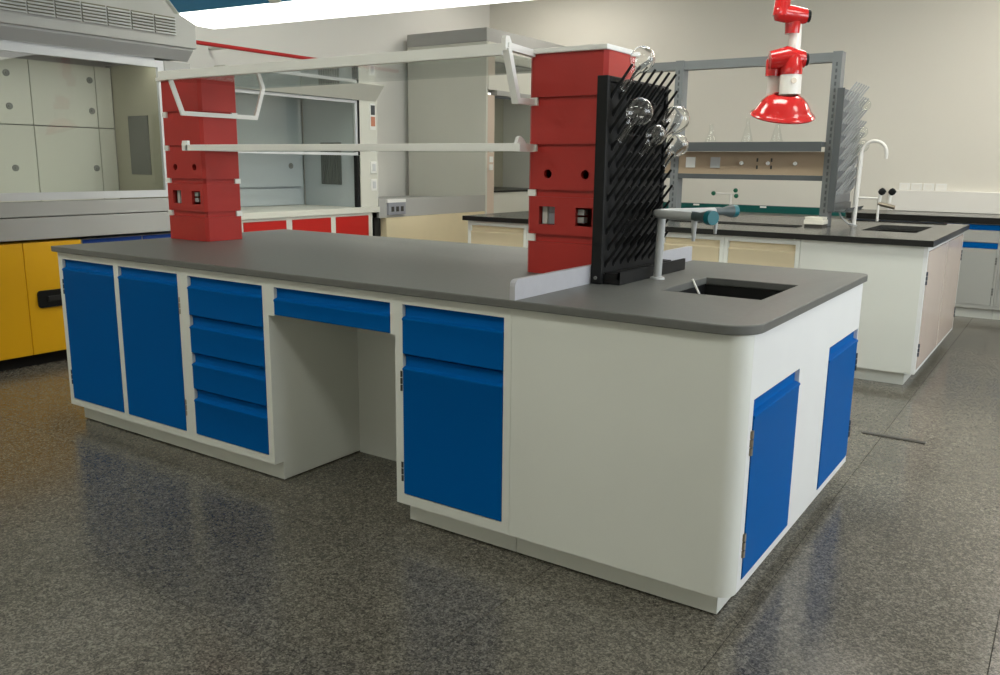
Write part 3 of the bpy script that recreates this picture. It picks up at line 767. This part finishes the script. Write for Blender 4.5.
# island cabinets
mods = [(0.06, 0.60, 'white cabinet with beige door at the far left end of the dark-topped island'), (0.60, 1.14, 'white island cabinet with beige door, mostly hidden by the right red column'),
        (1.14, 1.66, 'white cabinet with beige door of the island, behind the black peg rack'), (1.66, 2.10, 'white cabinet with beige door of the island, behind the grey faucet'), (2.10, 2.578, 'white cabinet with beige door of the island, left of its plain white end panel')]
for a, b, lab in mods:
    t = thing('base_cabinet', lab, 'cabinet', ((a+b)/2, IY0, 0))
    box('carcass', 'white_steel', t, a+0.001, b-0.001, IY0+0.02, IY1, 0.081, IZ0)
    o0, o1 = a+0.028, b-0.028
    mb = MB().box(a+0.001, b-0.001, IY0, IY0+0.02, 0.081, 0.11).box(a+0.001, b-0.001, IY0, IY0+0.02, 0.79, IZ0).box(a+0.001, o0, IY0, IY0+0.02, 0.11, 0.79).box(o1, b-0.001, IY0, IY0+0.02, 0.11, 0.79)
    obj('face_frame', mb, 'white_steel', t)
    door_panel('drawer', t, o0, o1, 0.60, 0.79, '-y', IY0+0.004, 'beige_door')
    door_panel('door', t, o0, o1, 0.11, 0.60, '-y', IY0+0.004, 'beige_door')
    box('plinth', 'white_steel', t, a+0.001, b-0.001, IY0+0.05, IY1-0.05, 0, 0.081)
t = thing('sink_cabinet', 'white end cabinet of the dark-topped island with pale pinkish doors on its end', 'cabinet', (2.93, 4.05, 0))
cut(box('carcass', 'white_steel', t, 2.579, IX1-0.02, IY0, IY1, 0.081, IZ0), [MB().box(I2S[0]-0.01, I2S[1]+0.01, I2S[2]-0.01, I2S[3]+0.01, 0.55, 0.9)])
mb = MB()
ED = [(3.225, 4.04), (4.07, 4.885)]
mb.box(IX1-0.02, IX1, IY0, IY1, 0.081, 0.10).box(IX1-0.02, IX1, IY0, IY1, 0.795, IZ0)
for a, b in ((IY0, 3.225), (4.04, 4.07), (4.885, IY1)): mb.box(IX1-0.02, IX1, a, b, 0.10, 0.795)
obj('end_panel', mb, 'end_white', t)
for a, b in ED:
    d = door_panel('door', t, a, b, 0.10, 0.795, '+x', IX1, 'pink_door', pull=False)
    u = a+0.001 if a < 4 else b-0.001
    hinge(d, u, 0.64, '+x', IX1, 'hinge_dark', h=0.075, w=0.02); hinge(d, u, 0.22, '+x', IX1, 'hinge_dark', h=0.075, w=0.02)
box('plinth', 'white_steel', t, 2.579, IX1-0.06, IY0+0.05, IY1-0.05, 0, 0.081)

# grey reagent frame on the island
FY0, FY1 = 3.96, 4.06
t = thing('reagent_frame', 'grey steel reagent frame with tan socket panel on the dark island', 'rack', (1.5, 4.0, IZ1))
for x in (0.28, 1.375, 2.482):
    u = box('upright', 'frame_grey', t, x, x+0.06, FY0, FY1, IZ1+0.001, 2.01)
    mb = MB()
    for q in range(24): mb.box(x+0.024, x+0.036, FY0-0.002, FY0-0.0002, 0.95+q*0.042, 0.975+q*0.042)
    obj('slot_strip', mb, 'frame_dark', u)
box('top_beam', 'frame_grey', t, 0.341, 2.481, FY0+0.01, FY1-0.01, 1.945, 2.005)
for a, b in ((0.341, 1.374), (1.436, 2.481)):
    box('shelf_beam', 'frame_grey', t, a, b, FY0-0.09, FY1+0.09, 1.395, 1.425)
    box('shelf_front', 'frame_dark', t, a, b, FY0-0.095, FY0-0.091, 1.36, 1.424)
    box('lower_beam', 'frame_dark', t, a, b, FY0+0.0, FY0+0.09, 1.165, 1.20)
    p = box('socket_panel', 'tan_panel', t, a, b, FY0+0.005, FY0+0.02, 1.201, 1.36)
    n = 5
    for q in range(n):
        x = a+0.06+(b-a-0.1)*q/n
        if q in (0, 1):
            box('socket_plate', 'socket_white' if q == 0 else 'tap_grey', p, x, x+0.07, FY0-0.003, FY0+0.0045, 1.245, 1.32)
        else:
            obj('knob', MB().lathe([(0.0, 0.018), (0.011, 0.018), (0.014, 0.0)], (x+0.04, FY0+0.0045, 1.28), (0, -1, 0), 12), 'socket_white', p, smooth=True)
    for q in range(2):
        for w in range(2): box('outlet_slot', 'steel_dark', p, a+(b-a)*0.56+q*0.1, a+(b-a)*0.56+q*0.1+0.012, FY0+0.002, FY0+0.0048, 1.24+w*0.05, 1.265+w*0.05)
# conical flasks on the shelf of the frame
for x, h, lab in ((1.66, 0.13, 'faint clear conical flask on the grey shelf nearest the black rack'), (1.93, 0.17, 'clear conical flask in the middle of the grey frame shelf'), (2.14, 0.18, 'clear conical flask on the grey shelf under the red extraction hood')):
    prof = [(0.0, 0.001), (0.040, 0.001), (0.042, 0.006), (0.016, h*0.62), (0.0135, h*0.68), (0.0135, h*0.95), (0.017, h)]
    th = 0.0015
    mb = MB().lathe(prof+[(max(r-th, 1e-5), hh+(th if r > 0.02 else 0)) for r, hh in prof[::-1]], (x, 4.0, 1.426), seg=20)
    tag(obj('conical_flask', mb, 'thin_glass', origin=(x, 4.0, 1.426), smooth=True, weld=True), lab, 'flask', 'flasks on the grey frame shelf')

# grey drying rack hung on the end of the frame
t = thing('peg_rack', 'grey drying rack with clear pegs hung on the end of the grey frame', 'drying rack', (2.54, 4.2, 1.0))
QX, QY0, QY1, QZ0, QZ1 = 2.555, 3.90, 4.42, 1.02, 1.77
box('back_panel', 'rack_grey', t, QX, QX+0.02, QY0+0.015, QY1, QZ0, QZ1)
box('side_edge', 'frame_dark', t, QX-0.01, QX+0.035, QY0-0.002, QY0+0.0145, QZ0-0.06, QZ1)
mb = MB().prism([(QX, QZ0-0.002), (QX, QZ0-0.06), (QX+0.10, QZ0-0.06), (QX+0.12, QZ0-0.03), (QX+0.115, QZ0-0.03), (QX+0.095, QZ0-0.05), (QX+0.03, QZ0-0.05), (QX+0.03, QZ0-0.002)], 'y', QY0+0.015, QY1)
obj('drip_tray', mb, 'frame_dark', t)
obj('drain_hose', MB().tube([(QX+0.05, 4.0, QZ0-0.061), (QX+0.06, 4.0, 0.93), (QX+0.10, 4.02, 0.885), (QX+0.16, 4.05, 0.868)], 0.006, 8), 'tap_grey', t, smooth=True)
pv = Vector((0.075, 0.004, 0.105)); first = None
for r_ in range(9):
    for c_ in range(6):
        y = QY0+0.06+c_*0.075+(0.02 if r_ % 2 else 0); z = QZ0+0.06+r_*0.078
        if first is None:
            o = Vector((QX+0.0195, y, z))
            first = obj('peg', MB().tube([tuple(o), tuple(o+pv*0.15), tuple(o+pv)], [0.011, 0.007, 0.006], 8), 'tap_grey', t, smooth=True); fy, fz = y, z
        else: copy_mesh_obj(first, t, (0, y-fy, z-fz))
for k, (y, z, rad, lab) in enumerate(((4.20, 1.55, 0.036, 'topmost clear flask on the grey drying rack'), (4.16, 1.37, 0.040, 'middle clear flask on the grey drying rack'), (4.24, 1.28, 0.042, 'lowest clear flask on the grey drying rack'))):
    flask('round_flask', y, z, rad, 0.05, lab, vec=pv, bx=QX+0.02, off=0.155, group='flasks on the grey rack', m='thin_glass')

# gooseneck faucet on the island
bx, by = 2.669, 4.15
t = thing('gooseneck_faucet', 'slim white gooseneck faucet with black knobs beside the island sink', 'faucet', (bx, by, IZ1))
obj('base_flange', MB().lathe([(0.0, 0.012), (0.018, 0.012), (0.026, 0.006), (0.027, 0.0005)], (bx, by, IZ1), seg=16), 'tube_white', t, smooth=True)
GR = 0.080
path = [(bx, by, IZ1+0.002), (bx+0.008, by, 1.34)]+[(bx+0.009+GR-GR*math.cos(math.radians(v)), by, 1.352+GR*1.05*math.sin(math.radians(v))) for v in range(10, 181, 17)]+[(bx+0.009+2*GR, by, 1.318)]
obj('spout', MB().tube(path, [0.017]*2+[0.0115]*(len(path)-3)+[0.010], 12), 'tube_white', t, smooth=True)
obj('side_arm', MB().tube([(bx+0.004, by, 1.054), (bx+0.150, by, 1.054), (bx+0.152, by, 0.90)], 0.0095, 10), 'tube_white', t, smooth=True)
for dx, dy in ((0.152, 0.0), (0.212, 0.02)):
    v = obj('valve', MB().tube([(bx+dx, by+dy, 1.03), (bx+dx+0.005, by+dy, 1.08)], 0.012, 10), 'tube_white', t, smooth=True)
    obj('knob', MB().lathe([(0.001, -0.024), (0.018, -0.02), (0.024, 0.0), (0.018, 0.02), (0.001, 0.024)], (bx+dx+0.014, by+dy, 1.10), (0.7, 0, 0.7), 14), 'black_plastic', v, smooth=True)
obj('valve_body', MB().tube([(bx+0.145, by, 1.02), (bx+0.25, by+0.03, 0.995)], 0.014, 10), 'hinge_metal', t, smooth=True)
# small white box
t = thing('instrument_box', 'small white instrument box lying on the dark island worktop', 'box', (2.48, 3.86, IZ1))
box('base', 'steel_dark', t, 2.43, 2.545, 3.80, 3.93, IZ1+0.0003, IZ1+0.018)
box('body', 'book_white', t, 2.425, 2.55, 3.795, 3.935, IZ1+0.019, IZ1+0.05, bevel=0.003)
box('lid', 'book_white', t, 2.43, 2.545, 3.80, 3.93, IZ1+0.051, IZ1+0.068, bevel=0.003)

# ------------------------------------------------------------------ benches along the back wall
BY = 6.10
t = thing('wall_bench', 'teal-edged laboratory bench along the back wall behind the island', 'bench', (0.6, 6.4, 0))
box('top', 'granite_top', t, -1.05, 2.20, BY-0.02, Y1-0.005, 0.84, 0.862)
box('edge_rail', 'teal_edge', t, -1.05, 2.20, BY-0.04, BY-0.021, 0.825, 0.892)
box('carcass', 'white_steel', t, -1.05, 2.20, BY+0.02, Y1-0.02, 0.08, 0.839)
for k in range(6):
    door_panel('door', t, -1.04+k*0.54, -1.04+k*0.54+0.52, 0.10, 0.80, '-y', BY+0.001, 'beige_door')
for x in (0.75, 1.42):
    obj('rail_glint', MB().box(x, x+0.06, BY-0.046, BY-0.0405, 0.872, 0.888), 'socket_white', t)  # small white boxes imitate light glinting on the teal rail
box('plinth', 'white_steel', t, -1.04, 2.19, BY+0.06, Y1-0.05, 0, 0.08)
t = thing('gas_tap', 'slender white gas tap with dark green knobs on the back bench', 'tap', (1.0, 6.42, 0.862))
obj('stem', MB().tube([(1.0, 6.42, 0.8625), (1.0, 6.42, 0.99)], 0.013, 10), 'tube_white', t, smooth=True)
obj('arm', MB().tube([(0.83, 6.42, 0.985), (1.06, 6.42, 0.985)], 0.009, 8), 'tube_white', t, smooth=True)
for x, z in ((0.82, 0.985), (1.06, 0.965), (1.05, 1.02)):
    obj('knob', MB().lathe([(0.001, -0.022), (0.018, -0.018), (0.024, 0), (0.018, 0.018), (0.001, 0.022)], (x, 6.41, z), (0, -1, 0), 12), 'green_knob', t, smooth=True)
t = thing('counter', 'black counter along the back wall at the right', 'worktop', (3.9, 6.45, 0.815))
box('slab', 'granite_top', t, 2.21, 5.7, BY-0.03, Y1-0.005, 0.825, 0.86)
box('edge_band', 'granite_edge', t, 2.21, 5.7, BY-0.036, BY-0.0305, 0.81, 0.861)
k = 0
for a, lab in ((2.21, 'grey wall cabinet with blue bands hidden behind the island end'), (2.83, 'grey wall cabinet with blue bands directly beside the island end'), (3.45, 'grey wall cabinet with blue bands at the right picture edge'), (4.07, 'grey wall cabinet with blue bands just beyond the right picture edge'), (4.69, 'grey wall cabinet with blue bands farthest right by the window wall')):
    b = a+0.62
    t = thing('base_cabinet', lab, 'cabinet', ((a+b)/2, BY, 0), 'grey wall cabinets with blue bands')
    box('carcass', 'grey_cabinet', t, a+0.001, b-0.001, BY+0.02, Y1-0.02, 0.09, 0.8245)
    mb = MB().box(a+0.001, b-0.001, BY, BY+0.02, 0.09, 0.12).box(a+0.001, a+0.02, BY, BY+0.02, 0.12, 0.81).box(b-0.02, b-0.001, BY, BY+0.02, 0.12, 0.81)
    obj('face_frame', mb, 'grey_cabinet', t)
    box('blue_band', 'blue_paint', t, a+0.001, b-0.001, BY-0.004, BY+0.0195, 0.757, 0.800)
    box('drawer', 'grey_cabinet', t, a+0.022, b-0.022, BY-0.003, BY+0.0195, 0.652, 0.754, bevel=0.003)
    box('blue_band', 'blue_paint', t, a+0.022, b-0.022, BY-0.004, BY+0.0195, 0.603, 0.648)
    d = box('door', 'grey_cabinet', t, a+0.022, b-0.022, BY-0.003, BY+0.0195, 0.122, 0.600, bevel=0.003)
    for z in (0.24, 0.50): hinge(d, b-0.02, z, '-y', BY-0.003, 'bolt_grey', h=0.06, w=0.014)
    box('plinth', 'white_steel', t, a+0.001, b-0.001, BY+0.05, Y1-0.05, 0, 0.09)
t = thing('cable_trunking', 'white trunking band along the back wall above the right counter', 'trunking', (3.9, 6.83, 0.87))
box('body', 'trunking_white', t, 2.42, 6.2, Y1-0.05, Y1-0.002, 0.862, 1.055, bevel=0.004)
for k, (x, lab) in enumerate(((2.50, 'leftmost'), (2.605, 'second from left'), (2.71, 'third from left'), (2.815, 'rightmost'))):
    s = thing('wall_socket', lab+' of the four white wall sockets above the trunking', 'socket', (x+0.05, Y1-0.01, 1.06), 'white wall sockets')
    box('plate', 'socket_white', s, x, x+0.092, Y1-0.012, Y1-0.0005, 1.057, 1.122, bevel=0.002)
    box('insert', 'trunking_white', s, x+0.018, x+0.074, Y1-0.015, Y1-0.0125, 1.07, 1.11)

# ------------------------------------------------------------------ red extraction arm
hc = Vector((2.52, 2.80, 1.555)); h = Vector((math.cos(YAW), math.sin(YAW), 0)); bk = Vector((-math.sin(YAW), math.cos(YAW), 0))
t = thing('extraction_arm', 'red and white jointed fume extraction arm with red dome hood', 'extraction arm', (hc.x, hc.y, 1.53))
prof = [(0.172, -0.014), (0.176, -0.009), (0.173, -0.002), (0.163, 0.006), (0.151, 0.018), (0.141, 0.036), (0.124, 0.064), (0.098, 0.090), (0.066, 0.106)]
inn = [(r-0.004, z-0.003) for r, z in prof[::-1]]
obj('dome', MB().lathe(prof+inn+[prof[0]], hc-Vector((0, 0, 0.008)), tuple(Vector((0, 0, 1))-bk*0.30), seg=40), 'red_gloss', t, smooth=True)
def P(px, d, z): return tuple(Vector((hc.x, hc.y, 0))+h*px+bk*d+Vector((0, 0, z)))
# px offsets are metres along the arm's own plane
obj('tube', MB().tube([P(0.030, 0, 1.650), P(0.030, 0, 1.775)], 0.058, 20), 'tube_white', t, smooth=True)
obj('badge', MB().tube([P(0.028, -0.058, 1.720), P(0.028, -0.0605, 1.720)], 0.016, 12), 'hinge_metal', t)
obj('tube', MB().tube([P(-0.035, 0.09, 1.66), P(-0.035, 0.09, 1.80)], 0.036, 16), 'tube_white', t, smooth=True)
obj('joint', MB().tube([P(0.030, 0, 1.755), P(0.030, 0, 1.83), P(0.028, 0.01, 1.86)], [0.060, 0.060, 0.045], 20).tube([P(-0.052, 0.06, 1.752), P(-0.05, 0.06, 1.83), P(-0.045, 0.06, 1.855)], [0.042, 0.046, 0.038], 18)
    .tube([P(-0.090, 0.03, 1.835), P(-0.085, 0.03, 1.835), P(0.0, 0.01, 1.848), P(0.080, 0.0, 1.838), P(0.094, 0.0, 1.838)], [0.035, 0.048, 0.062, 0.050, 0.046], 20), 'red_gloss', t, smooth=True)
obj('knob', MB().tube([P(0.095, 0, 1.838), P(0.113, 0, 1.838)], 0.034, 14), 'black_plastic', t)
obj('tube', MB().tube([P(0.085, 0.125, 1.64), P(0.075, 0.125, 2.04)], 0.034, 16), 'tube_white', t, smooth=True)
obj('joint', MB().tube([P(0.060, 0.125, 1.99), P(0.060, 0.125, 2.075), P(0.058, 0.125, 2.10)], [0.042, 0.046, 0.04], 18)
    .tube([P(-0.055, 0.10, 2.10), P(-0.045, 0.10, 2.10), P(0.04, 0.11, 2.09), P(0.115, 0.12, 2.085), P(0.128, 0.12, 2.085)], [0.03, 0.046, 0.05, 0.043, 0.04], 18)
    .tube([P(-0.020, 0.10, 2.08), P(-0.012, 0.10, 2.20)], [0.046, 0.042], 18), 'red_gloss', t, smooth=True)
obj('knob', MB().tube([P(0.129, 0.12, 2.085), P(0.147, 0.12, 2.085)], 0.034, 14), 'black_plastic', t)
obj('riser', MB().tube([P(-0.010, 0.10, 2.205), P(0.0, 0.10, CEIL-0.001)], 0.04, 16), 'red_gloss', t, smooth=True)

# ------------------------------------------------------------------ hanging luminaire with blue panels
LX0, LX1 = -0.68, 2.6
t = thing('pendant_lamp', 'long hanging white lamp with blue sloping panels above the bench', 'lamp', (LX0, 1.3, 2.05))
# cross-section in y,z : light trough at the rear bottom, blue wing rising towards the viewer
obj('lamp_body', MB().prism([(1.35, 2.066), (1.475, 2.066), (1.49, 2.08), (1.46, 2.17), (1.25, 2.20), (1.205, 2.120)], 'x', LX0, LX1), 'lamp_rim', t)
obj('light_strip', MB().prism([(1.475, 2.060), (1.475, 2.0655), (1.351, 2.0655), (1.216, 2.1135), (1.212, 2.108), (1.340, 2.060)], 'x', LX0+0.025, LX1-0.02), 'lamp_glow', t)
dirv = Vector((1.137-1.212, 2.179-2.108)).normalized()
p0 = Vector((1.206, 2.116)); p1 = p0+dirv*0.45; nrm = Vector((dirv.y, -dirv.x))*0.004
panels = []; w0 = LX0+0.03
while w0 < LX1-0.1:
    w1 = min(w0+0.74, LX1-0.03); panels.append((w0, w1)); w0 = w1+0.08
for a, b in panels:
    obj('blue_panel', MB().prism([tuple(p0), tuple(p1), tuple(p1+nrm), tuple(p0+nrm)], 'x', a, b), 'lamp_blue', t)
edges = [LX0]+[v for w in panels for v in w]+[LX1]
for a, b in zip(edges[0::2], edges[1::2]):
    obj('rib', MB().prism([tuple(p0-nrm*2), tuple(p1-nrm*2), tuple(p1+nrm*3), tuple(p0+nrm*3)], 'x', a+0.0005, b-0.0005), 'lamp_rim', t)
for x in (0.0, 1.9):
    obj('hanger', MB().tube([(x, 1.35, 2.17), (x, 1.35, CEIL-0.001)], 0.006, 8), 'tap_grey', t)
t.rotation_euler = (0, 0, 0.09)
